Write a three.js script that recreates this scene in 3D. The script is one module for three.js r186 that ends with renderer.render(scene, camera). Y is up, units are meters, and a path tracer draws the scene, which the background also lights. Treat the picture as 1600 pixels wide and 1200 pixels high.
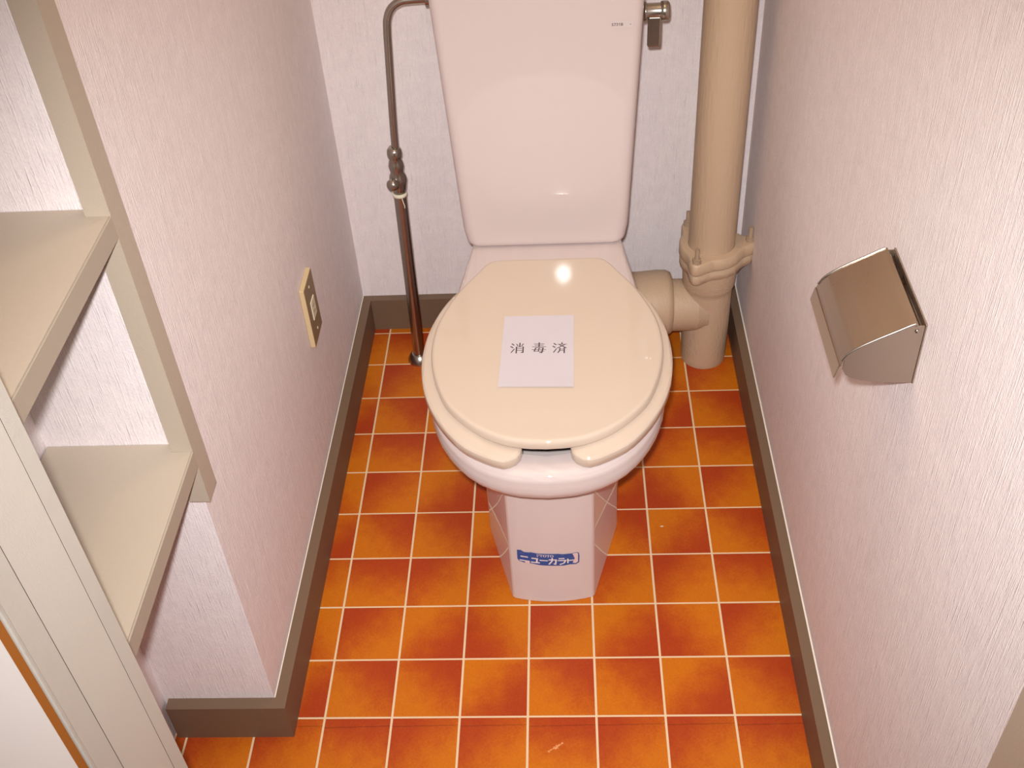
import * as THREE from 'three';
import { RoundedBoxGeometry } from 'three/addons/geometries/RoundedBoxGeometry.js';
import { mergeGeometries, mergeVertices, toCreasedNormals } from 'three/addons/utils/BufferGeometryUtils.js';

// ------------------------------------------------------------ camera, light, exposure
const scene = new THREE.Scene();
scene.background = new THREE.Color(0x000000);
const camera = new THREE.PerspectiveCamera(38.43, 4 / 3, 0.02, 20);
camera.rotation.order = 'YXZ';
camera.position.set(0.3741, 1.4331, 0.8789);
camera.rotation.set(-0.72581, 0.07127, -0.07089);
scene.add(camera);

const renderer = new THREE.WebGLRenderer({ antialias: true });
renderer.toneMapping = THREE.LinearToneMapping;
renderer.toneMappingExposure = 1.0;
renderer.shadowMap.enabled = true;

// the flash of the compact camera: a small window just above and left of the lens, the main light
const flash = new THREE.SpotLight(new THREE.Color(1.0, 0.985, 0.98), 8.7, 0, 0.645, 1, 2);
flash.position.set(0.358, 1.474, 0.868);
flash.target.position.set(0.345, 0.29, -0.33);
flash.castShadow = true;
flash.shadow.radius = 0.75;
flash.shadow.mapSize.set(2048, 2048);
flash.shadow.camera.near = 0.02;
scene.add(flash, flash.target);

// ------------------------------------------------------------ helpers
let seed = 20240;
const rnd = () => { seed = (seed * 1664525 + 1013904223) >>> 0; return seed / 4294967296; };
const V3 = (x, y, z) => new THREE.Vector3(x, y, z);
const taken = {};
function numbered(name) { const n = taken[name] = (taken[name] ?? -1) + 1; return n ? `${name}_${String(n).padStart(3, '0')}` : name; }
function mesh(name, geo, mat, parent = scene) {
  const m = new THREE.Mesh(geo, mat); m.name = parent === scene ? numbered(name) : name;
  m.castShadow = m.receiveShadow = true; parent.add(m); return m;
}
function struct(name, geo, mat, label, category) {
  const m = mesh(name, geo, mat); m.userData = { kind: 'structure', label, category }; return m;
}
function thing(name, label, category, pos = [0, 0, 0], group) {
  const g = new THREE.Group(); g.name = numbered(name); g.position.set(...pos);
  g.userData = { label, category }; if (group) g.userData.group = group;
  scene.add(g); return g;
}
// geometry authored in room coordinates, moved into the frame of a thing placed at p
const local = (geo, g) => geo.translate(-g.position.x, -g.position.y, -g.position.z);
function bx(x0, x1, y0, y1, z0, z1, r = 0) {
  const w = x1 - x0, h = y1 - y0, d = z1 - z0;
  const g = r ? new RoundedBoxGeometry(w, h, d, 2, r) : new THREE.BoxGeometry(w, h, d);
  return g.translate((x0 + x1) / 2, (y0 + y1) / 2, (z0 + z1) / 2);
}
// rings of equal length joined into a closed, smooth skin
function loft(rings, crease = 0.6, capA = true, capB = true, weighted = false) {
  const n = rings[0].length, pos = [], idx = [];
  for (const r of rings) for (const p of r) pos.push(p.x, p.y, p.z);
  for (let k = 0; k < rings.length - 1; k++) for (let i = 0; i < n; i++) {
    const a = k * n + i, b = k * n + (i + 1) % n, c = a + n, d = b + n;
    idx.push(a, b, c, b, d, c);
  }
  const cap = (k, flip) => {
    const c = V3(0, 0, 0); rings[k].forEach(p => c.add(p)); c.divideScalar(n);
    const ci = pos.length / 3; pos.push(c.x, c.y, c.z);
    for (let i = 0; i < n; i++) { const a = k * n + i, b = k * n + (i + 1) % n; flip ? idx.push(ci, b, a) : idx.push(ci, a, b); }
  };
  if (capA) cap(0, true); if (capB) cap(rings.length - 1, false);
  const g = new THREE.BufferGeometry();
  g.setAttribute('position', new THREE.Float32BufferAttribute(pos, 3)); g.setIndex(idx);
  // outward facing: flip if the signed volume is negative
  let vol = 0; const A = V3(), B = V3(), C = V3();
  for (let i = 0; i < idx.length; i += 3) {
    A.fromArray(pos, idx[i] * 3); B.fromArray(pos, idx[i + 1] * 3); C.fromArray(pos, idx[i + 2] * 3);
    vol += A.dot(B.clone().cross(C));
  }
  if (vol < 0) { for (let i = 0; i < idx.length; i += 3) { const t = idx[i + 1]; idx[i + 1] = idx[i + 2]; idx[i + 2] = t; } g.setIndex(idx); }
  if (weighted) g.computeVertexNormals();                              // area weighted: broad faces stay flat
  const out = weighted ? g : toCreasedNormals(g, crease);
  out.setAttribute('uv', new THREE.Float32BufferAttribute(new Float32Array(out.attributes.position.count * 2), 2));
  const P = out.attributes.position, U = out.attributes.uv;
  for (let i = 0; i < P.count; i++) U.setXY(i, P.getX(i), P.getZ(i) + P.getY(i));
  return out;
}
// vertical prism on a footprint of [x, z] points, uv in metres
function prism(foot, y0, y1) {
  const pos = [], uv = [], n = foot.length;
  let area = 0;
  for (let i = 0; i < n; i++) { const a = foot[i], b = foot[(i + 1) % n]; area += a[0] * b[1] - b[0] * a[1]; }
  const f = area > 0 ? [...foot].reverse() : foot;
  let s = 0;
  for (let i = 0; i < n; i++) {
    const a = f[i], b = f[(i + 1) % n], l = Math.hypot(a[0] - b[0], a[1] - b[1]);
    const q = [[a, y0, s], [b, y0, s + l], [b, y1, s + l], [a, y0, s], [b, y1, s + l], [a, y1, s]];
    for (const [p, y, u] of q) { pos.push(p[0], y, p[1]); uv.push(u, y); }
    s += l;
  }
  const tri = THREE.ShapeUtils.triangulateShape(f.map(p => new THREE.Vector2(p[0], p[1])), []);
  for (const t of tri) {
    for (const i of t) { pos.push(f[i][0], y1, f[i][1]); uv.push(f[i][0], f[i][1]); }
    for (const i of [t[0], t[2], t[1]]) { pos.push(f[i][0], y0, f[i][1]); uv.push(f[i][0], f[i][1]); }
  }
  const g = new THREE.BufferGeometry();
  g.setAttribute('position', new THREE.Float32BufferAttribute(pos, 3));
  g.setAttribute('uv', new THREE.Float32BufferAttribute(uv, 2));
  g.computeVertexNormals();
  return g;
}
function fillet(poly, r, seg = 4) {           // round the corners of an [x, z] polygon; r is a number or one per corner
  const out = [], n = poly.length;
  for (let i = 0; i < n; i++) {
    const p = new THREE.Vector2(...poly[i]), a = new THREE.Vector2(...poly[(i + n - 1) % n]), b = new THREE.Vector2(...poly[(i + 1) % n]);
    const ri = Array.isArray(r) ? r[i] : r;
    const ua = a.clone().sub(p), ub = b.clone().sub(p);
    const d = Math.min(ri, ua.length() * 0.45, ub.length() * 0.45);
    const s = p.clone().add(ua.setLength(d)), e = p.clone().add(ub.setLength(d));
    for (let k = 0; k <= seg; k++) {
      const t = k / seg;
      out.push([(1 - t) ** 2 * s.x + 2 * t * (1 - t) * p.x + t * t * e.x, (1 - t) ** 2 * s.y + 2 * t * (1 - t) * p.y + t * t * e.y]);
    }
  }
  return out;
}
const ring = (foot, y) => foot.map(([x, z]) => V3(x, y, z));
function scaleFoot(foot, dx, c) {              // inset by about dx metres towards the centre c
  return foot.map(([x, z]) => { const vx = x - c[0], vz = z - c[1], l = Math.hypot(vx, vz); const k = (l - dx) / l; return [c[0] + vx * k, c[1] + vz * k]; });
}
// a left-right symmetric outline from a table [z, half width], front to back, resampled evenly
function outline(table, cx, n = 72) {
  const pts = table.map(([z, w]) => V3(w, 0, z));
  const c = new THREE.CatmullRomCurve3(pts, false, 'centripetal');
  const h = c.getSpacedPoints(n / 2);
  const R = h.map(p => [cx + Math.max(0, p.x), p.z]), L = h.map(p => [cx - Math.max(0, p.x), p.z]).reverse();
  return [...R, ...L].filter((p, i, a) => { const q = a[(i + a.length - 1) % a.length]; return Math.hypot(p[0] - q[0], p[1] - q[1]) > 1e-5; });
}
function lathe(profile, seg = 32) { return new THREE.LatheGeometry(profile.map(([r, y]) => new THREE.Vector2(Math.max(r, 1e-5), y)), seg); }
function tube(points, r, seg = 60, rad = 16) {
  return new THREE.TubeGeometry(new THREE.CatmullRomCurve3(points.map(p => V3(...p)), false, 'centripetal'), seg, r, rad, false);
}

// ------------------------------------------------------------ textures
function data(w, h, fn, srgb) {
  const d = new Uint8Array(w * h * 4);
  for (let y = 0; y < h; y++) for (let x = 0; x < w; x++) {
    const c = fn(x, y), i = (y * w + x) * 4;
    d[i] = Math.max(0, Math.min(255, c[0])); d[i + 1] = Math.max(0, Math.min(255, c[1])); d[i + 2] = Math.max(0, Math.min(255, c[2])); d[i + 3] = 255;
  }
  const t = new THREE.DataTexture(d, w, h, THREE.RGBAFormat);
  t.magFilter = THREE.LinearFilter; t.minFilter = THREE.LinearMipmapLinearFilter; t.generateMipmaps = true;
  t.wrapS = t.wrapT = THREE.RepeatWrapping;
  if (srgb) t.colorSpace = THREE.SRGBColorSpace;
  t.needsUpdate = true; return t;
}
function noiseGrid(n) { const g = new Float32Array(n * n); for (let i = 0; i < n * n; i++) g[i] = rnd(); return (u, v) => {   // tileable value noise
  const x = ((u % 1) + 1) % 1 * n, y = ((v % 1) + 1) % 1 * n, x0 = Math.floor(x), y0 = Math.floor(y), fx = x - x0, fy = y - y0;
  const s = t => t * t * (3 - 2 * t), G = (a, b) => g[((b + n) % n) * n + (a + n) % n];
  const a = s(fx), b = s(fy);
  return (G(x0, y0) * (1 - a) + G(x0 + 1, y0) * a) * (1 - b) + (G(x0, y0 + 1) * (1 - a) + G(x0 + 1, y0 + 1) * a) * b; };
}
// wallpaper: pressed fibre relief, fine broken vertical threads; one tile is 0.32 m
const WP = 768, field = new Float32Array(WP * WP).fill(0.42);
for (let k = 0; k < 6200; k++) {
  const x = Math.floor(rnd() * WP), y = Math.floor(rnd() * WP), l = 20 + rnd() * 130, w = rnd() < 0.35 ? 2 : 1, v = (rnd() - 0.4) * 0.42;
  let dx = 0;
  for (let t = 0; t < l; t++) {
    if (rnd() < 0.03) dx += rnd() < 0.5 ? -1 : 1;
    const e = Math.sin(Math.PI * t / l);
    for (let s = 0; s < w; s++) { const i = ((y + t | 0) % WP) * WP + (x + dx + s + WP) % WP; field[i] += v * e * 0.8; }
  }
}
const nFine = noiseGrid(200), nMid = noiseGrid(24);
const wallBump = data(WP, WP, (x, y) => { const v = 255 * Math.max(0, Math.min(1, field[y * WP + x] + 0.12 * (nFine(x / WP, y / WP) - 0.5))); return [v, v, v]; });
const wallMap = data(WP, WP, (x, y) => {
  const f = field[y * WP + x] - 0.42, m = (nMid(x / WP, y / WP) - 0.5) * 5 + (nFine(x / WP, y / WP) - 0.5) * 7;
  return [236 + f * 34 + m, 226 + f * 36 + m * 1.1, 226 + f * 36 + m * 0.9];
}, true);
for (const t of [wallBump, wallMap]) t.repeat.set(1 / 0.32, 1 / 0.32);
const paintBump = data(256, 256, (() => { const a = noiseGrid(128), b = noiseGrid(40); return (x, y) => { const v = 255 * (0.5 * a(x / 256, y / 256) + 0.5 * b(x / 256, y / 256)); return [v, v, v]; }; })());
paintBump.repeat.set(8, 8);
const castBump = data(256, 256, (() => { const a = noiseGrid(90), b = noiseGrid(16); return (x, y) => { const v = 255 * (0.35 * a(x / 256, y / 256) + 0.65 * b(x / 256, y / 256)); return [v, v, v]; }; })());
castBump.repeat.set(5, 5);
const brushed = data(128, 256, (() => { const a = noiseGrid(64), b = noiseGrid(8); return (x, y) => { const v = 150 + 60 * (a(x / 128, y / 1024) - 0.5) + 70 * (b(x / 128, y / 256) - 0.5); return [v, v, v]; }; })());

// ------------------------------------------------------------ materials
const M = {
  wallpaper: new THREE.MeshStandardMaterial({ map: wallMap, bumpMap: wallBump, bumpScale: 0.0016, roughness: 0.85 }),
  plaster: new THREE.MeshStandardMaterial({ color: '#dcd6cc', roughness: 0.9, bumpMap: paintBump, bumpScale: 0.0003 }),
  baseboard: new THREE.MeshStandardMaterial({ color: '#745d49', roughness: 0.55, bumpMap: paintBump, bumpScale: 0.0002 }),
  caulk: new THREE.MeshStandardMaterial({ color: '#e6dfd2', roughness: 0.6 }),
  paint: new THREE.MeshStandardMaterial({ color: '#b6a897', roughness: 0.5, bumpMap: paintBump, bumpScale: 0.00018 }),
  frame: new THREE.MeshStandardMaterial({ color: '#d5cfc4', roughness: 0.45, bumpMap: paintBump, bumpScale: 0.00012 }),
  door: new THREE.MeshStandardMaterial({ color: '#f1f1ef', roughness: 0.5 }),
  edgeWood: new THREE.MeshStandardMaterial({ color: '#a8651f', roughness: 0.6 }),
  grout: new THREE.MeshStandardMaterial({ color: '#e2c9a4', roughness: 0.8 }),
  china: new THREE.MeshPhysicalMaterial({ color: '#d4c5c1', roughness: 1, specularIntensity: 0.2, clearcoat: 1, clearcoatRoughness: 0.035 }),
  seat: new THREE.MeshPhysicalMaterial({ color: '#d1bfad', roughness: 1, specularIntensity: 0.2, clearcoat: 0.9, clearcoatRoughness: 0.035 }),
  rubber: new THREE.MeshStandardMaterial({ color: '#d9c7b2', roughness: 0.7 }),
  chrome: new THREE.MeshStandardMaterial({ color: '#aca69e', metalness: 1, roughness: 0.27 }),
  steel: new THREE.MeshStandardMaterial({ color: '#b8aa9c', metalness: 1, roughness: 0.3, roughnessMap: null }),
  pipePaint: new THREE.MeshStandardMaterial({ color: '#c3a88c', roughness: 0.48, bumpMap: castBump, bumpScale: 0.0006 }),
  plate: new THREE.MeshStandardMaterial({ color: '#d2bb92', roughness: 0.4 }),
  plateFace: new THREE.MeshStandardMaterial({ color: '#8f7a5a', roughness: 0.45 }),
  socket: new THREE.MeshStandardMaterial({ color: '#e8dfc6', roughness: 0.4 }),
  tape: new THREE.MeshStandardMaterial({ color: '#e4dcc4', roughness: 0.9 }),
  groove_shade: new THREE.MeshStandardMaterial({ color: '#5a4838', roughness: 0.9 }),  // dark colour standing in for shade inside the frame grooves
  hallWood: new THREE.MeshStandardMaterial({ color: '#8a5a34', roughness: 0.5 }),
};
M.steel.roughnessMap = brushed; M.steel.roughness = 0.55;

// floor tile glaze: orange body colour running to a fired red-brown on one side, speckled, per printed variant
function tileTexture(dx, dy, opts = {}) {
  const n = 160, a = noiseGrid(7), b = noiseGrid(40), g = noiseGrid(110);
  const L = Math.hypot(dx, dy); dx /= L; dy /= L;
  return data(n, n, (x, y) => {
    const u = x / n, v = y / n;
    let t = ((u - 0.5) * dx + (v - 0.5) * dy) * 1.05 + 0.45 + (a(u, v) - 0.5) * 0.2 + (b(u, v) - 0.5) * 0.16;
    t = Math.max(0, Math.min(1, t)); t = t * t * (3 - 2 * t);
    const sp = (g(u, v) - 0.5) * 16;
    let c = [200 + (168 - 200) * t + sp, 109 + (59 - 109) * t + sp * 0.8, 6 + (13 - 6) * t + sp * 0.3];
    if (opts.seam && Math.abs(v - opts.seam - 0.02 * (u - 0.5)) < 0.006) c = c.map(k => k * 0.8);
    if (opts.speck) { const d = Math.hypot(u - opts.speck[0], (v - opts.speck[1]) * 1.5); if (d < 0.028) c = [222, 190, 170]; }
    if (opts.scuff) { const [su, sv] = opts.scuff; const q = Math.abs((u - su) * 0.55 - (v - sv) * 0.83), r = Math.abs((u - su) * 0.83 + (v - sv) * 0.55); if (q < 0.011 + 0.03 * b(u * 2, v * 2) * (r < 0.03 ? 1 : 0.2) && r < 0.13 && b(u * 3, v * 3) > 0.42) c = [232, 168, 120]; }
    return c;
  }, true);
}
const tileMat = t => new THREE.MeshPhysicalMaterial({ map: t, roughness: 0.6, specularIntensity: 0.6, clearcoat: 0.12, clearcoatRoughness: 0.2 });
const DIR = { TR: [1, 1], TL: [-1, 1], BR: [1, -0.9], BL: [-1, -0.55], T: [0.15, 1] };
const tiles = {};
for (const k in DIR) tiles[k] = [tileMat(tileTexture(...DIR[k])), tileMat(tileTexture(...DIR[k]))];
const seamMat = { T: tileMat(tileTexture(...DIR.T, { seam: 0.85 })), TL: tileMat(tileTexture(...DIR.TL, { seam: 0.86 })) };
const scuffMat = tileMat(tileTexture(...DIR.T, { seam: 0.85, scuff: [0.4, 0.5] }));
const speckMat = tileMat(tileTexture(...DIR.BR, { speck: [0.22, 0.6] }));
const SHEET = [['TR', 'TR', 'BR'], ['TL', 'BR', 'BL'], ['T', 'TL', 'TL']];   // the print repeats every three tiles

// ------------------------------------------------------------ the room
const XL = -0.058, XLB = -0.0495, XR = 0.713, ZB = -0.932, ZN = 0.0127, XN = -0.218, BH = 0.075, BT = 0.0178, CEIL = 2.3;
const ZF0 = 0.33, ZF1 = 0.442;                                     // depth of the door frame

const floor = struct('floor', bx(-0.36, 0.86, -0.05, -0.0007, -1.06, 0.462), M.grout, 'orange square tile floor with cream joints', 'floor');
{
  const T = 0.1, gap = 0.0017;
  for (let j = -5; j <= 9; j++) for (let i = -3; i <= 7; i++) {
    let x0 = i * T + gap, x1 = (i + 1) * T - gap, z0 = -(j + 1) * T + gap, z1 = -j * T - gap;
    const cx0 = x0, cx1 = x1, cz0 = z0, cz1 = z1;
    if (z1 <= 0.0127) x0 = Math.max(x0, -0.052); else x0 = Math.max(x0, -0.216);
    x1 = Math.min(x1, 0.711); z0 = Math.max(z0, -0.93); z1 = Math.min(z1, 0.46);
    if (x1 - x0 < 0.004 || z1 - z0 < 0.004) continue;
    const g = new THREE.BoxGeometry(x1 - x0, 0.004, z1 - z0).translate((x0 + x1) / 2, -0.002, (z0 + z1) / 2);
    const P = g.attributes.position, U = g.attributes.uv;
    for (let k = 0; k < P.count; k++) U.setXY(k, (P.getX(k) - cx0) / (cx1 - cx0) * 0.98 + 0.01, (cz1 - P.getZ(k)) / (cz1 - cz0) * 0.98 + 0.01);
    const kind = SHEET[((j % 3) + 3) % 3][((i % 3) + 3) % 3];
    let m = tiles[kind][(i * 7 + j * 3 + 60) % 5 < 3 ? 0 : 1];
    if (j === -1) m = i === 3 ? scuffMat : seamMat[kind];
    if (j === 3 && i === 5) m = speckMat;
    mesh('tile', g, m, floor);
  }
}
struct('wall_left', prism([[-0.36, -1.05], [XLB - 0.0011, -1.05], [XLB, ZB], [XL, ZN], [-0.36, ZN]], -0.02, CEIL), M.wallpaper, 'pale pink textured wallpaper wall left of the toilet', 'wall');
struct('wall_back', prism([[XLB, -1.05], [XR, -1.05], [XR, ZB], [XLB, ZB]], -0.02, CEIL), M.wallpaper, 'pale pink textured wallpaper wall behind the toilet tank', 'wall');
struct('wall_right', prism([[XR, -1.05], [0.86, -1.05], [0.86, 0.46], [XR, 0.46]], -0.02, CEIL), M.wallpaper, 'pale pink textured wallpaper wall carrying the paper holder', 'wall');
struct('wall_niche', prism([[-0.36, ZN], [XN, ZN], [XN, 0.312], [-0.36, 0.312]], -0.02, CEIL), M.wallpaper, 'inner side wall of the shelf niche', 'wall');
struct('wall_front', prism([[-0.36, 0.312], [-0.045, 0.312], [-0.045, 0.46], [-0.36, 0.46]], -0.02, CEIL), M.wallpaper, 'short wall between the shelf niche and the door frame', 'wall');
struct('ceiling', bx(-0.36, 0.86, CEIL, CEIL + 0.06, -1.05, 0.46), M.plaster, 'plain pale ceiling of the toilet room', 'ceiling');

// baseboards with their bead of white caulk along the top
const bb = M.baseboard;
const bbl = struct('baseboard_left', prism([[XL, ZN], [XL + BT, ZN + BT], [XLB + BT, ZB + BT], [XLB, ZB]], 0, BH), bb, 'brown painted baseboard along the left wall', 'baseboard');
const bbn = struct('baseboard_niche', prism([[XL, ZN], [XL + BT, ZN + BT], [-0.212, ZN + BT], [-0.212, ZN]], 0, BH), bb, 'short brown baseboard below the niche shelves', 'baseboard');
const bbb = struct('baseboard_back', prism([[XLB, ZB], [XLB + BT, ZB + BT], [XR - BT, ZB + BT], [XR, ZB]], 0, BH), bb, 'brown baseboard behind the toilet', 'baseboard');
const bbr = struct('baseboard_right', prism([[XR, ZB], [XR - BT, ZB + BT], [XR - BT, 0.41], [XR, 0.41]], 0, BH), bb, 'brown painted baseboard along the right wall', 'baseboard');
mesh('caulk_bead', prism([[XR, ZB], [XR - 0.0022, ZB], [XR - 0.0022, 0.41], [XR, 0.41]], BH, BH + 0.0012), M.caulk, bbr);
mesh('caulk_bead', prism([[XL, ZN], [XL + 0.0014, ZN], [XLB + 0.0014, ZB], [XLB, ZB]], BH, BH + 0.0009), M.caulk, bbl);

// corner trim of the niche, wrapped round the wall end, cut off above the floor
struct('trim_1', prism([[-0.07, ZN], [-0.07, 0.026], [-0.046, 0.026], [-0.046, -0.0055], [XL, -0.0055], [XL, ZN]], 0.503, CEIL), M.paint, 'beige square post on the wall corner beside the shelves', 'trim');

// door frame and open door on the left, second jamb on the right
{
  const f = struct('trim_2', bx(-0.05, -0.0135, 0, 2.02, ZF0 + 0.002, ZF1 - 0.002), M.frame, 'beige grooved door frame post at lower left', 'door frame');
  mesh('frame_board', bx(-0.05, -0.010, 0, 2.02, ZF0, ZF0 + 0.0185, 0), M.frame, f);
  mesh('frame_board', bx(-0.05, -0.010, 0, 2.02, ZF0 + 0.0197, 0.4083), M.frame, f);
  mesh('frame_board', bx(-0.05, -0.010, 0, 2.02, 0.4095, ZF1 - 0.006), M.frame, f);
  for (const z of [ZF0 + 0.0191, 0.4089]) mesh('groove_shade', bx(-0.02, -0.0103, 0, 2.02, z - 0.0006, z + 0.0006), M.groove_shade, f);  // flush dark strips, the groove shade put into their colour
  mesh('frame_bead', bx(-0.05, -0.0085, 0, 2.02, ZF1 - 0.006, ZF1 - 0.0005, 0.0018), M.frame, f);
}
struct('trim_3', bx(0.7, 0.76, 0, 2.02, 0.414, 0.53, 0.002), M.paint, 'beige door frame post at lower right', 'door frame');  // darker paint than the left frame, standing in for shade at grazing light
struct('trim_4', bx(-0.05, 0.76, 2.02, 2.06, ZF0, 0.53, 0.002), M.frame, 'beige head of the door frame', 'door frame');
{
  const d = struct('door_1', bx(-0.04, -0.008, 0.01, 2.0, 0.4535, 1.08, 0.0012), M.door, 'white door leaf standing open at lower left', 'door');
  mesh('edge_strip', bx(-0.0395, -0.0095, 0.01, 2.0, 0.4435, 0.4535), M.edgeWood, d);
}
// the hallway on the camera's side of the door
struct('floor_hall', bx(-0.95, 1.4, -0.05, 0, 0.462, 1.75), M.hallWood, 'wooden hallway floor outside the door', 'floor');
struct('wall_hall_left', bx(-1.0, -0.95, 0, CEIL, 0.46, 1.75), M.plaster, 'hallway wall on the left', 'wall');
struct('wall_hall_right', bx(1.4, 1.45, 0, CEIL, 0.46, 1.75), M.plaster, 'hallway wall on the right', 'wall');
struct('wall_hall_back', bx(-1.0, 1.45, 0, CEIL, 1.75, 1.8), M.plaster, 'hallway wall opposite the door', 'wall');
struct('wall_hall_front_left', bx(-1.0, -0.05, 0, CEIL, 0.46, 0.53), M.plaster, 'hallway wall left of the door opening', 'wall');
struct('wall_hall_front_right', bx(0.76, 1.45, 0, CEIL, 0.46, 0.53), M.plaster, 'hallway wall right of the door opening', 'wall');
struct('wall_hall_front_top', bx(-0.05, 0.76, 2.06, CEIL, 0.33, 0.53), M.plaster, 'wall above the door opening', 'wall');
struct('ceiling_hall', bx(-1.0, 1.45, CEIL, CEIL + 0.06, 0.46, 1.8), M.plaster, 'hallway ceiling', 'ceiling');

// ------------------------------------------------------------ unseen ceiling lamp above the frame, added as weak warm fill
{
  const t = thing('added_fill_lamp', 'unseen round opal ceiling lamp added above the toilet as fill light', 'lamp', [0.33, CEIL, -0.3]);
  mesh('lamp_base', lathe([[0, 0], [0.065, 0], [0.065, -0.03], [0.05, -0.034], [0, -0.034]], 32), M.plaster, t);
  const glow = new THREE.MeshStandardMaterial({ color: '#fff4e0', emissive: '#ffe0b4', emissiveIntensity: 1.2, roughness: 0.4 });
  mesh('globe', new THREE.SphereGeometry(0.085, 32, 20).translate(0, -0.105, 0), glow, t);
  const l = new THREE.PointLight(new THREE.Color(1, 0.8, 0.54), 0.7, 0, 2);
  l.position.set(0, -0.105, 0); l.castShadow = true; l.shadow.radius = 4; t.add(l);
}

// ------------------------------------------------------------ niche shelves
for (const [y, label] of [[0.8935, 'upper beige painted niche shelf beside the door frame'], [0.585, 'lower beige painted niche shelf ending above the post foot']]) {
  const s = thing('niche_shelf', label, 'shelf', [-0.13, y - 0.025, 0.16], 'shelves in the niche');
  mesh('shelf_board', local(prism([[-0.216, ZN + 0.0005], [-0.0705, ZN + 0.0005], [-0.0705, 0.0262], [-0.048, 0.0262], [-0.048, 0.31], [-0.216, 0.31]], y - 0.024, y - 0.0002), s), M.paint, s);
  mesh('front_edge', local(bx(-0.048, -0.0455, y - 0.0245, y, 0.0262, 0.31, 0.0008), s), M.paint, s);
}

// ------------------------------------------------------------ toilet
const CX = 0.339;
const toilet = thing('toilet', 'pale pink china toilet with ivory seat and lid standing on the tiles', 'toilet', [CX, 0, -0.5]);
{
  const t = toilet;
  // pedestal: flat front face, two angled faces, straight sides
  const front = [];
  for (let k = 0; k <= 8; k++) { const x = 0.2735 + (0.4035 - 0.2735) * k / 8; front.push([x, -0.2155 + 0.0095 * (1 - ((x - 0.3385) / 0.065) ** 2)]); }
  const base = [...front, [0.4475, -0.37], [0.4475, -0.66], [0.2295, -0.66], [0.2295, -0.37]];
  const rad = base.map((_, i) => (i === 0 || i === 8) ? 0.006 : i < 8 ? 0.0005 : 0.012);
  const foot = fillet(base, rad, 3), pc = [CX, -0.42];
  const ped = mesh('pedestal', local(loft([ring(foot, 0), ring(scaleFoot(foot, -0.0008, pc), 0.0015), ring(foot, 0.008), ring(foot, 0.29)], 0.28), t), M.china, t);
  const trap = fillet([[CX - 0.109, -0.388], [CX + 0.109, -0.388], [CX + 0.109, -0.80], [CX - 0.109, -0.80]], 0.006);
  const widen = (k) => trap.map(([x, z]) => [CX + (x - CX) * k, z]);
  mesh('trapway', local(loft([ring(widen(0.96), 0.01), ring(widen(1.0), 0.055), ring(widen(1.04), 0.13), ring(widen(1.075), 0.2), ring(widen(1.09), 0.28)], 0.5), t), M.china, t);

  // bowl: rim outline sinking into the pedestal
  const rimT = [[-0.1345, 0], [-0.138, 0.038], [-0.1495, 0.074], [-0.1705, 0.106], [-0.205, 0.135], [-0.253, 0.159], [-0.31, 0.172], [-0.37, 0.1755], [-0.44, 0.1705], [-0.52, 0.154], [-0.6, 0.1415], [-0.67, 0.1315], [-0.78, 0.119], [-0.875, 0.112], [-0.88, 0.0]];
  const rim = outline(rimT, CX, 96), bc = [CX, -0.4];
  const low = rim.map(([x, z]) => [CX + (x - CX) * 0.6, -0.4 + (z + 0.4) * (z > -0.4 ? 0.66 : 0.95)]);
  const mix = k => rim.map((p, i) => [p[0] + (low[i][0] - p[0]) * k, p[1] + (low[i][1] - p[1]) * k]);
  const rings = [ring(low, 0.2), ring(low, 0.235), ring(mix(0.84), 0.258), ring(mix(0.6), 0.28), ring(mix(0.36), 0.298), ring(mix(0.17), 0.309), ring(mix(0.06), 0.3165), ring(mix(0.015), 0.323),
    ring(rim, 0.330), ring(rim, 0.340), ring(scaleFoot(rim, 0.0005, bc), 0.348), ring(scaleFoot(rim, 0.0018, bc), 0.3535), ring(scaleFoot(rim, 0.0045, bc), 0.3582), ring(scaleFoot(rim, 0.009, bc), 0.3614), ring(scaleFoot(rim, 0.0145, bc), 0.3628), ring(scaleFoot(rim, 0.022, bc), 0.3632)];
  // the inner well of the bowl
  const wellT = [[-0.1745, 0], [-0.184, 0.045], [-0.21, 0.085], [-0.26, 0.112], [-0.33, 0.122], [-0.41, 0.112], [-0.46, 0.08], [-0.48, 0.04], [-0.484, 0]];
  const well = outline(wellT, CX, 96);
  const rs = (src) => { const n = rings[0].length, c = new THREE.CatmullRomCurve3(src.map(p => V3(p[0], 0, p[1])), true); return Array.from({ length: n }, (_, i) => { const p = c.getPointAt(i / n); return [p.x, p.z]; }); };
  const w0 = rs(well);
  rings.push(ring(w0, 0.3625), ring(scaleFoot(w0, 0.004, [CX, -0.33]), 0.355), ring(scaleFoot(w0, 0.012, [CX, -0.33]), 0.30), ring(scaleFoot(w0, 0.06, [CX, -0.33]), 0.2));
  mesh('bowl', local(loft(rings, 0.7), t), M.china, t);

  // seat ring, open at the front
  const seatT = [[-0.1472, 0.058], [-0.1502, 0.068], [-0.1575, 0.083], [-0.176, 0.111], [-0.2, 0.132], [-0.237, 0.155], [-0.285, 0.174], [-0.335, 0.1832], [-0.38, 0.1845], [-0.436, 0.1775], [-0.5, 0.156], [-0.545, 0.126], [-0.56, 0.1]];
  const oc = new THREE.CatmullRomCurve3(seatT.map(([z, w]) => V3(w, 0, z)), false, 'centripetal').getSpacedPoints(34);
  const innT = [[-0.56, 0.06], [-0.52, 0.07], [-0.45, 0.098], [-0.38, 0.114], [-0.31, 0.114], [-0.25, 0.098], [-0.205, 0.075], [-0.1985, 0.058]];
  const ic = new THREE.CatmullRomCurve3(innT.map(([z, w]) => V3(w, 0, z)), false, 'centripetal').getSpacedPoints(24);
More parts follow.
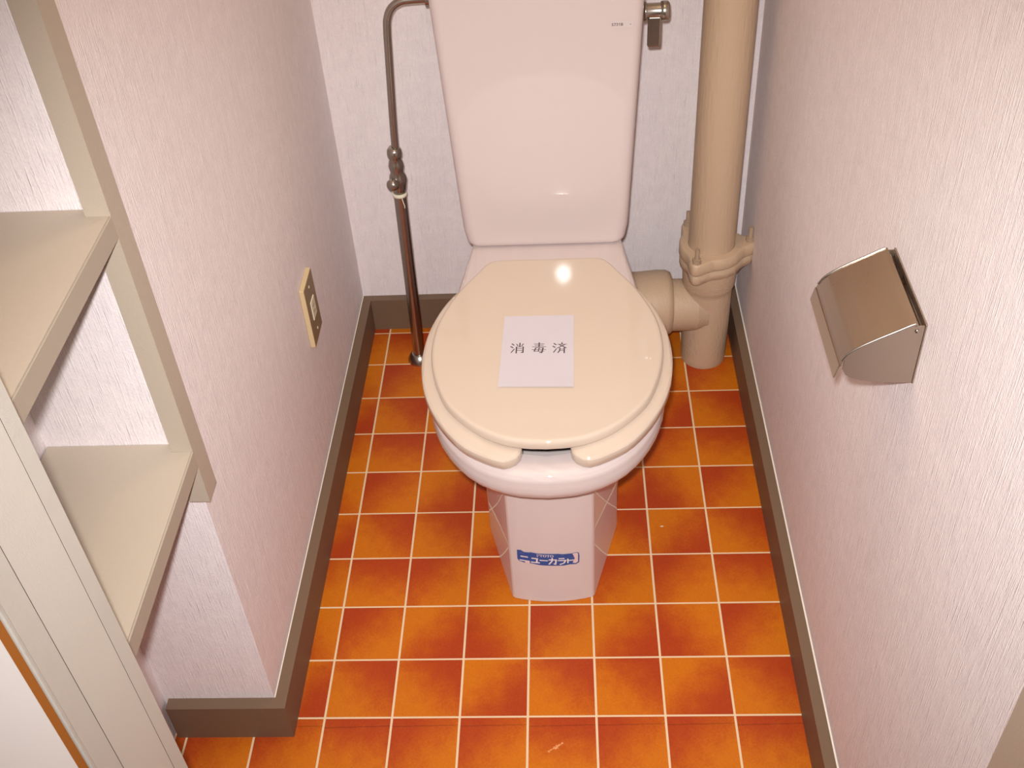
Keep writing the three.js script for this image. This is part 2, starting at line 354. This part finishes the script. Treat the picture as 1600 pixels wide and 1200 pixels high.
  const tip = []; for (let k = 1; k < 8; k++) { const a = Math.PI * k / 8; tip.push(V3(0.058 - 0.0255 * Math.sin(a), 0, -0.173 - 0.0255 * Math.cos(a))); }
  const half = [...oc, ...ic, ...tip];                                // one side, back to the tip of the front end
  for (const s of [1, -1]) {
    const pts = half.map(p => new THREE.Vector2(s * p.x, -p.z));
    const sh = new THREE.Shape(pts);
    const g = new THREE.ExtrudeGeometry(sh, { depth: 0.009, bevelEnabled: true, bevelThickness: 0.006, bevelSize: 0.006, bevelOffset: -0.006, bevelSegments: 8, curveSegments: 4 });
    g.rotateX(-Math.PI / 2).translate(CX, 0.3695, 0);
    mesh('seat', local(toCreasedNormals(g, 0.7), t), M.seat, t);
    // rubber buffers under the seat
    for (const z of [-0.23, -0.47]) mesh('seat_buffer', local(bx(CX + s * 0.125 - 0.008, CX + s * 0.125 + 0.008, 0.3628, 0.3642, z - 0.02, z + 0.02), t), M.rubber, t);
  }
  mesh('seat_bridge', local(bx(CX - 0.1, CX + 0.1, 0.3645, 0.3815, -0.568, -0.548, 0.004), t), M.seat, t);

  // lid
  const lidT = [[-0.161, 0], [-0.1633, 0.03], [-0.1698, 0.056], [-0.1835, 0.083], [-0.2085, 0.113], [-0.242, 0.1395], [-0.285, 0.157], [-0.33, 0.1675], [-0.37, 0.1705], [-0.42, 0.166], [-0.466, 0.1525], [-0.505, 0.137], [-0.545, 0.114], [-0.571, 0.099], [-0.581, 0.089], [-0.5835, 0.077], [-0.5835, 0]];
  const lid = outline(lidT, CX + 0.001, 120), lc = [CX + 0.001, -0.37];
  const L = (d, y) => ring(scaleFoot(lid, d, lc), y);
  mesh('lid', local(loft([L(0.03, 0.3868), L(0.006, 0.3868), L(0.0015, 0.3878), L(0, 0.3905), L(0.0003, 0.3962), L(0.0012, 0.3994), L(0.0026, 0.4013), L(0.0044, 0.4023), L(0.006, 0.4026), L(0.0075, 0.4027), L(0.010, 0.4027), L(0.03, 0.4027), L(0.1, 0.4027)], 0.9, true, true, true), t), M.seat, t);
  for (const s of [-1, 1]) mesh('lid_buffer', local(bx(CX + s * 0.11 - 0.006, CX + s * 0.11 + 0.006, 0.3844, 0.387, -0.3, -0.28), t), M.rubber, t);
  for (const s of [-1, 1]) mesh('hinge', local(new THREE.CylinderGeometry(0.0085, 0.0085, 0.045, 16).rotateZ(Math.PI / 2).translate(CX + s * 0.062, 0.3722, -0.577), t), M.seat, t);

  // tank: rounded box that narrows towards the bowl
  const tankRing = (y, inset = 0) => {
    const hw = 0.1398 + (y - 0.43) * 0.0442 - inset, zf = -0.671 + (y - 0.37) * 0.0305 - inset;
    return ring(fillet([[CX - 0.0015 - hw, zf], [CX - 0.0015 + hw, zf], [CX - 0.0015 + hw, -0.905], [CX - 0.0015 - hw, -0.905]], 0.02, 8), y);
  };
  const tr = [[0.3636, 0.012], [0.3645, 0.006], [0.367, 0.0025], [0.371, 0.0006], [0.377, 0]].map(([y, i]) => {
    const r = tankRing(y, i), k = 0.0065 * Math.max(0, (0.40 - y) / 0.036) ** 2;
    return r.map(p => V3(p.x > CX ? p.x - k : p.x + k, p.y, p.z));
  });
  for (const y of [0.4, 0.43, 0.5, 0.6, 0.7, 0.8, 0.855]) tr.push(tankRing(y));
  const tank = mesh('tank', local(loft(tr, 0.7, true, true, true), t), M.china, t);
  mesh('tank_lid', local(loft([tankRing(0.857, -0.004), tankRing(0.86, -0.008), tankRing(0.882, -0.008), tankRing(0.89, -0.002), tankRing(0.892, 0.02)], 0.7), t), M.china, t);
  // maker's number printed near the top right corner of the tank
  {
    const c = document.createElement('canvas'); c.width = 256; c.height = 72; const q = c.getContext('2d');
    q.fillStyle = '#d3c6c4'; q.fillRect(0, 0, 256, 72);
    q.fillStyle = '#5d5048'; q.font = 'bold 46px sans-serif'; q.fillText('S731B', 10, 52); q.fillRect(212, 34, 16, 6);
    const tx = new THREE.CanvasTexture(c); tx.colorSpace = THREE.SRGBColorSpace;
    const m = new THREE.MeshPhysicalMaterial({ map: tx, roughness: 0.55, clearcoat: 1, clearcoatRoughness: 0.03 });
    const g = new THREE.PlaneGeometry(0.0335, 0.0095).rotateX(0.0305).translate(0.4605, 0.7555, -0.671 + 0.3855 * 0.0305 + 0.0004);
    const pm = mesh('printed_number', local(g, t), m, tank); pm.userData.label = 'small dark printed number';
  }
  // flush handle on the right side of the tank
  {
    const hx = 0.4965, hy = 0.741, hz = -0.735;
    const barrel = new THREE.LatheGeometry([[0.001, 0], [0.0145, 0], [0.0145, 0.0035], [0.0118, 0.005], [0.0118, 0.025], [0.0138, 0.0265], [0.0146, 0.031], [0.0142, 0.0365], [0.011, 0.039], [0.0005, 0.0395]].map(p => new THREE.Vector2(...p)), 28);
    barrel.rotateZ(-Math.PI / 2).translate(hx, hy, hz);
    const h = mesh('flush_handle', local(barrel, t), M.chrome, t);
    const lever = bx(-0.0105, 0.0105, -0.049, 0, -0.004, 0.004, 0.0035).translate(hx + 0.0165, hy - 0.004, hz + 0.008);
    mesh('lever', local(lever, t), M.chrome, h);
  }
  // worn blue maker's sticker on the front of the pedestal
  {
    const c = document.createElement('canvas'); c.width = 640; c.height = 208; const q = c.getContext('2d');
    q.clearRect(0, 0, 640, 208);
    q.fillStyle = '#2a5296'; q.beginPath();
    q.moveTo(4, 10); q.lineTo(40, 2); q.lineTo(64, 18); q.lineTo(120, 22); q.lineTo(150, 14); q.lineTo(200, 22); q.lineTo(420, 16); q.lineTo(470, 24); q.lineTo(560, 20); q.lineTo(600, 8); q.lineTo(632, 20); q.lineTo(638, 70); q.lineTo(634, 170); q.lineTo(600, 196); q.lineTo(540, 190); q.lineTo(480, 204); q.lineTo(240, 206); q.lineTo(150, 190); q.lineTo(90, 196); q.lineTo(20, 180); q.lineTo(2, 150); q.closePath(); q.fill();
    q.fillStyle = '#e6dcd8'; q.font = 'bold 50px serif'; q.fillText('TOTO', 232, 72);
    q.strokeStyle = '#ece4e2'; q.lineCap = 'butt'; q.lineJoin = 'miter';
    const G = (ox, oy, w, h, lw, strokes) => { q.lineWidth = lw; for (const s of strokes) { q.beginPath(); s.forEach(([x, y], i) => { const X = ox + x / 100 * w, Y = oy + y / 100 * h; i ? q.lineTo(X, Y) : q.moveTo(X, Y); }); q.stroke(); } };
    G(24, 92, 104, 84, 17, [[[12, 8], [86, 8]], [[0, 84], [100, 84]]]);
    G(140, 92, 92, 84, 17, [[[8, 18], [72, 18], [64, 92]], [[0, 92], [100, 92]]]);
    G(222, 92, 96, 84, 15, [[[8, 42], [98, 42]]]);
    G(318, 80, 92, 108, 16, [[[6, 30], [88, 30], [80, 92], [58, 88]], [[46, 2], [42, 48], [6, 98]]]);
    G(412, 84, 92, 104, 16, [[[14, 8], [80, 8]], [[4, 38], [92, 38], [72, 78], [24, 98]]]);
    G(516, 92, 70, 84, 15, [[[4, 8], [4, 92]], [[4, 42], [98, 42]]]);
    // torn and scraped patches down to the backing paper
    q.fillStyle = '#e2c9c4';
    q.beginPath(); q.moveTo(566, 24); q.lineTo(604, 14); q.lineTo(624, 30); q.lineTo(622, 160); q.lineTo(596, 180); q.lineTo(566, 168); q.lineTo(590, 100); q.closePath(); q.fill();
    q.fillRect(70, 10, 34, 14); q.fillRect(80, 172, 50, 30); q.fillRect(206, 30, 7, 50); q.fillRect(224, 26, 5, 38);
    q.strokeStyle = '#8fa0c0'; q.lineWidth = 2;
    for (let k = 0; k < 26; k++) { const x = 10 + rnd() * 610, y = 16 + rnd() * 170; q.beginPath(); q.moveTo(x, y); q.lineTo(x + 8 + rnd() * 34, y - 3 + rnd() * 6); q.stroke(); }
    const tx = new THREE.CanvasTexture(c); tx.colorSpace = THREE.SRGBColorSpace;
    const m = new THREE.MeshStandardMaterial({ map: tx, transparent: true, alphaTest: 0.5, roughness: 0.45 });
    const g = new THREE.PlaneGeometry(0.0965, 0.0315, 16, 1), P = g.attributes.position;
    for (let i = 0; i < P.count; i++) {
      const x = 0.3333 + P.getX(i), y = 0.1062 + P.getY(i) - P.getX(i) * 0.05;
      P.setXYZ(i, x, y, -0.2155 + 0.0095 * (1 - ((x - 0.3385) / 0.065) ** 2) + 0.0005);
    }
    g.computeVertexNormals();
    const st = mesh('sticker', local(g, t), m, ped); st.userData.label = 'worn blue sticker with white lettering';
  }
}

// ------------------------------------------------------------ paper notice on the lid
{
  const c = document.createElement('canvas'); c.width = 512; c.height = 800; const q = c.getContext('2d');
  q.fillStyle = '#cdc5ca'; q.fillRect(0, 0, 512, 800);
  q.lineCap = 'round'; q.strokeStyle = '#4a3c40';
  const G = (ox, oy, w, h, strokes) => { for (const [lw, ...s] of strokes) { q.lineWidth = lw; q.beginPath(); s.forEach(([x, y], i) => { const X = ox + x / 100 * w, Y = oy + y / 100 * h; i ? q.lineTo(X, Y) : q.moveTo(X, Y); }); q.stroke(); } };
  const water = [[9, [10, 10], [23, 22]], [9, [3, 36], [17, 47]], [7, [8, 94], [27, 60]]];
  G(62, 312, 104, 118, [...water, [9, [64, 3], [64, 37]], [7, [42, 13], [51, 29]], [7, [88, 11], [77, 30]], [9, [42, 40], [42, 98]], [5, [42, 40], [88, 40]], [9, [88, 40], [88, 92], [78, 92]], [5, [42, 57], [88, 57]], [5, [42, 74], [88, 74]]]);
  G(214, 312, 104, 118, [[5, [16, 12], [84, 12]], [5, [22, 26], [78, 26]], [5, [4, 40], [96, 40]], [9, [50, 1], [50, 40]], [8, [28, 50], [18, 83]], [5, [28, 50], [78, 50]], [9, [78, 50], [70, 96], [58, 94]], [5, [3, 67], [97, 67]], [5, [18, 83], [84, 83]], [7, [52, 50], [46, 83]]]);
  G(362, 312, 104, 118, [...water, [8, [64, 2], [64, 15]], [5, [34, 18], [96, 18]], [8, [47, 22], [92, 52]], [7, [84, 20], [34, 53]], [8, [50, 54], [49, 76], [38, 97]], [9, [80, 52], [80, 99]], [5, [50, 64], [80, 64]], [5, [50, 78], [80, 78]]]);
  const tx = new THREE.CanvasTexture(c); tx.colorSpace = THREE.SRGBColorSpace;
  const C0 = [[0.2765, -0.4315], [0.381, -0.4305], [0.378, -0.268], [0.272, -0.2725]];   // far left, far right, near right, near left
  const g = new THREE.BoxGeometry(1, 0.0003, 1, 10, 1, 14), P = g.attributes.position;
  for (let i = 0; i < P.count; i++) {
    const u = P.getX(i) + 0.5, v = P.getZ(i) + 0.5;
    const x = (C0[0][0] * (1 - u) + C0[1][0] * u) * (1 - v) + (C0[3][0] * (1 - u) + C0[2][0] * u) * v;
    const z = (C0[0][1] * (1 - u) + C0[1][1] * u) * (1 - v) + (C0[3][1] * (1 - u) + C0[2][1] * u) * v;
    const lift = 0.0018 * Math.max(0, v - 0.75) ** 2 * 16 * (0.4 + 0.6 * u) + 0.0009 * Math.max(0, 0.2 - v) * 5;
    P.setXYZ(i, x - 0.327, P.getY(i) + lift, z + 0.35);
  }
  g.computeVertexNormals();
  const paper = new THREE.MeshStandardMaterial({ color: '#cdc5ca', roughness: 0.9 }), print = new THREE.MeshStandardMaterial({ map: tx, roughness: 0.9 });
  const m = mesh('paper_notice', g, [paper, paper, print, paper, paper, paper]);
  m.position.set(0.327, 0.40335, -0.35);
  m.userData = { label: 'white paper slip with three dark kanji lying on the toilet lid', category: 'paper' };
}

// ------------------------------------------------------------ water supply pipe, left of the tank
{
  const t = thing('water_supply_pipe', 'chrome water supply pipe rising from the floor left of the tank', 'pipe', [0.07, 0, -0.815]);
  const z = -0.815;
  mesh('floor_flange', local(lathe([[0.024, 0], [0.0235, 0.004], [0.02, 0.011], [0.0155, 0.0165], [0.013, 0.018], [0, 0.018]], 28).translate(0.0705, 0, z), t), M.chrome, t);
  mesh('riser', local(tube([[0.0705, 0.01, z], [0.0725, 0.13, z], [0.0745, 0.26, z], [0.0765, 0.385, z]], 0.0118, 24, 20), t), M.chrome, t);
  // thread seal
  mesh('thread_tape', local(lathe([[0.0, 0], [0.0128, 0], [0.0135, 0.004], [0.0128, 0.009], [0, 0.009]], 20).translate(0.0765, 0.384, z), t), M.tape, t);
  mesh('tape_end', local(tube([[0.081, 0.388, z + 0.0125], [0.083, 0.378, z + 0.0135], [0.0845, 0.37, z + 0.013], [0.084, 0.366, z + 0.0125]], 0.0009, 12, 6), t), M.tape, t);
  // stop valve body and union nuts
  const valve = lathe([[0, 0], [0.0122, 0], [0.0128, 0.006], [0.0152, 0.018], [0.0162, 0.025], [0.0145, 0.034], [0.0115, 0.040], [0.013, 0.047], [0.014, 0.053], [0.0125, 0.061], [0.0104, 0.0665], [0.0128, 0.071], [0.0136, 0.077], [0.0128, 0.084], [0.0095, 0.089], [0, 0.09]], 28);
  const vb = mesh('stop_valve', local(valve.translate(0.077, 0.393, z), t), M.chrome, t);
  mesh('valve_knob', local(lathe([[0, 0], [0.0085, 0], [0.0112, 0.005], [0.0112, 0.012], [0.008, 0.0165], [0.003, 0.018], [0, 0.018]], 20).rotateX(Math.PI / 2).rotateY(-0.5).translate(0.0735, 0.417, z + 0.009), t), M.chrome, vb);
  mesh('riser_tube', local(tube([[0.079, 0.468, z], [0.0815, 0.52, z], [0.0865, 0.6, z], [0.0905, 0.66, z], [0.0925, 0.69, z], [0.0955, 0.712, z], [0.104, 0.729, z], [0.118, 0.7385, z], [0.134, 0.741, z], [0.178, 0.742, z]], 0.0066, 90, 16), t), M.chrome, t);
  mesh('inlet_nut', local(new THREE.CylinderGeometry(0.0125, 0.0125, 0.014, 6).rotateZ(Math.PI / 2).translate(0.1665, 0.742, z), t), M.chrome, t);
}

// ------------------------------------------------------------ drain stack, right of the tank
{
  const cx = 0.637, cz = -0.805;
  const t = thing('drain_pipe', 'beige painted drain pipe with bolted flange right of the tank', 'pipe', [cx, 0, cz]);
  const tee = mesh('tee', lathe([[0.0425, 0], [0.0435, 0.01], [0.0445, 0.06], [0.0448, 0.17], [0.046, 0.178], [0.0485, 0.183], [0.0495, 0.2], [0.0505, 0.226], [0.049, 0.23], [0, 0.23]], 40), M.pipePaint, t);
  mesh('stack_pipe', new THREE.CylinderGeometry(0.0422, 0.0422, 2.06, 40, 1).translate(0, 0.235 + 1.03, 0), M.pipePaint, t);
  // three-lugged flange halves and their bolts
  const lug = [118, -2, -122].map(d => d * Math.PI / 180);
  const flange = (y0, h, k, hole) => {
    const sh = new THREE.Shape(), N = 120;
    for (let i = 0; i < N; i++) {
      const a = i / N * Math.PI * 2; let r = 0.0585;
      for (const l of lug) { let d = Math.atan2(Math.sin(a - l), Math.cos(a - l)); r = Math.max(r, 0.0585 + 0.024 * Math.exp(-((d / 0.34) ** 2) * 1.6)); }
      r *= k; const x = r * Math.cos(a), y = -r * Math.sin(a);
      i ? sh.lineTo(x, y) : sh.moveTo(x, y);
    }
    if (hole) { const p = new THREE.Path(); p.absarc(0, 0, hole, 0, Math.PI * 2, true); sh.holes.push(p); }
    const g = new THREE.ExtrudeGeometry(sh, { depth: h - 0.008, bevelEnabled: true, bevelThickness: 0.004, bevelSize: 0.004, bevelOffset: -0.004, bevelSegments: 3, curveSegments: 40 });
    return toCreasedNormals(g.rotateX(-Math.PI / 2).translate(0, y0 + 0.004, 0), 0.8);
  };
  mesh('flange', flange(0.2245, 0.02, 0.97, 0), M.pipePaint, t);
  mesh('flange', flange(0.246, 0.024, 1.0, 0.0465), M.pipePaint, t);
  for (const l of lug) {
    const x = 0.0705 * Math.cos(l), z = 0.0705 * Math.sin(l);
    const b = mesh('bolt', new THREE.CylinderGeometry(0.0042, 0.0042, 0.03, 12).translate(x, 0.284, z), M.pipePaint, t);
    mesh('nut', new THREE.CylinderGeometry(0.0085, 0.009, 0.009, 6).translate(x, 0.2735, z), M.pipePaint, b);
  }
  // branch towards the toilet, with its wider cup
  const by = 0.128;
  const neck = lathe([[0.047, 0], [0.05, 0.02], [0.0505, 0.075]], 36).rotateZ(Math.PI / 2).translate(0, by, 0);
  const br = mesh('branch', neck, M.pipePaint, t);
  mesh('cup', lathe([[0.05, 0], [0.0585, 0.003], [0.063, 0.011], [0.0635, 0.03], [0.061, 0.06], [0.0605, 0.09], [0, 0.09]], 40).rotateZ(Math.PI / 2).translate(-0.0665, by + 0.006, 0), M.pipePaint, br);
}

// ------------------------------------------------------------ toilet paper holder on the right wall
{
  const t = thing('paper_holder', 'brushed steel toilet paper holder with curved cover on the right wall', 'paper holder', [XR, 0.69, -0.009]);
  const z0 = -0.073, z1 = 0.055;
  // back plate
  mesh('back_plate', local(bx(XR - 0.0022, XR - 0.0002, 0.688, 0.7625, z0, z1, 0.0006), t), M.steel, t);
  // hinged cover: a bent sheet with a rolled lip
  const cv = new THREE.CatmullRomCurve3([[0.7035, 0.7632], [0.6995, 0.7618], [0.685, 0.7538], [0.668, 0.7445], [0.652, 0.7345], [0.643, 0.7265], [0.6388, 0.7188], [0.6367, 0.7128]].map(p => V3(p[0], p[1], 0)), false, 'centripetal').getSpacedPoints(40);
  const sheet = new THREE.Shape(); const th = 0.0016;
  const nrm = cv.map((p, i) => { const a = cv[Math.max(0, i - 1)], b = cv[Math.min(cv.length - 1, i + 1)]; const d = b.clone().sub(a).normalize(); return V3(d.y, -d.x, 0); });
  cv.forEach((p, i) => i ? sheet.lineTo(p.x, p.y) : sheet.moveTo(p.x, p.y));
  for (let i = cv.length - 1; i >= 0; i--) sheet.lineTo(cv[i].x - nrm[i].x * th, cv[i].y - nrm[i].y * th);
  // cheeks, cut to the underside of the cover
  const cheek = new THREE.Shape();
  const under = cv.slice(2, 37).map((p, i) => [p.x - nrm[i + 2].x * th, p.y - nrm[i + 2].y * th]);
  const prof = [[0.7105, 0.7605], ...under, [0.6408, 0.7085], [0.6445, 0.7015], [0.6505, 0.6968], [0.66, 0.694], [0.6702, 0.6922], [0.69, 0.6902], [0.7105, 0.6892]];
  prof.forEach(([x, y], i) => i ? cheek.lineTo(x, y) : cheek.moveTo(x, y));
  for (const z of [z0 + 0.0004, z1 - 0.0018]) mesh('side_plate', local(new THREE.ExtrudeGeometry(cheek, { depth: 0.0014, bevelEnabled: false }).translate(0, 0, z), t), M.steel, t);
  const cover = mesh('cover', local(toCreasedNormals(new THREE.ExtrudeGeometry(sheet, { depth: z1 - z0 - 0.0008, bevelEnabled: false }).translate(0, 0, z0 + 0.0004), 0.5), t), M.steel, t);
  const edge = [cv.slice(1, 38)].map(a => a.map(p => [p.x, p.y + 0.0004]))[0];
  for (const z of [z0 + 0.0012, z1 - 0.0012]) mesh('rolled_rim', local(tube(edge.map(([x, y]) => [x, y, z]), 0.0012, 60, 10), t), M.chrome, cover);
  mesh('hinge_rod', local(new THREE.CylinderGeometry(0.0032, 0.0032, z1 - z0 - 0.006, 12).rotateX(Math.PI / 2).translate(0.7065, 0.7535, (z0 + z1) / 2), t), M.chrome, t);
  {
    const lip = new THREE.Shape(); [[0.6362, 0.7145], [0.6328, 0.6985], [0.6342, 0.6982], [0.6378, 0.714]].forEach(([x, y], i) => i ? lip.lineTo(x, y) : lip.moveTo(x, y));
    mesh('lip', local(new THREE.ExtrudeGeometry(lip, { depth: z1 - z0 - 0.0008, bevelEnabled: false }).translate(0, 0, z0 + 0.0004), t), M.steel, cover);
  }
  mesh('pivot_screw', local(new THREE.SphereGeometry(0.0022, 12, 8).scale(1, 1, 0.5).translate(0.7042, 0.7548, z1 + 0.0004), t), M.chrome, t);
}

// ------------------------------------------------------------ outlet plate on the left wall
{
  const xw = XL + (0.008 / 0.94) * 0.56;                               // wall face here
  const t = thing('wall_outlet', 'ivory rectangular outlet plate on the left wall above the baseboard', 'outlet', [xw, 0.345, -0.544]);
  mesh('plate', bx(0.0003, 0.0085, -0.0575, 0.0575, -0.0335, 0.0335, 0.0012), M.plate, t);
  mesh('plate_face', bx(0.008, 0.009, -0.0565, 0.0565, -0.0325, 0.0325, 0.0003), M.plateFace, t);
  const s = mesh('socket', bx(0.0085, 0.0105, -0.017, 0.018, -0.0125, 0.0125, 0.0006), M.socket, t);
  for (const y of [-0.005, 0.006]) mesh('slot', bx(0.0103, 0.0108, y - 0.001, y + 0.001, -0.005, 0.005), M.plateFace, s);
  for (const y of [-0.042, 0.042]) mesh('screw', new THREE.CylinderGeometry(0.0025, 0.0025, 0.001, 12).rotateZ(Math.PI / 2).translate(0.0091, y, 0), M.socket, t);
}

renderer.render(scene, camera);
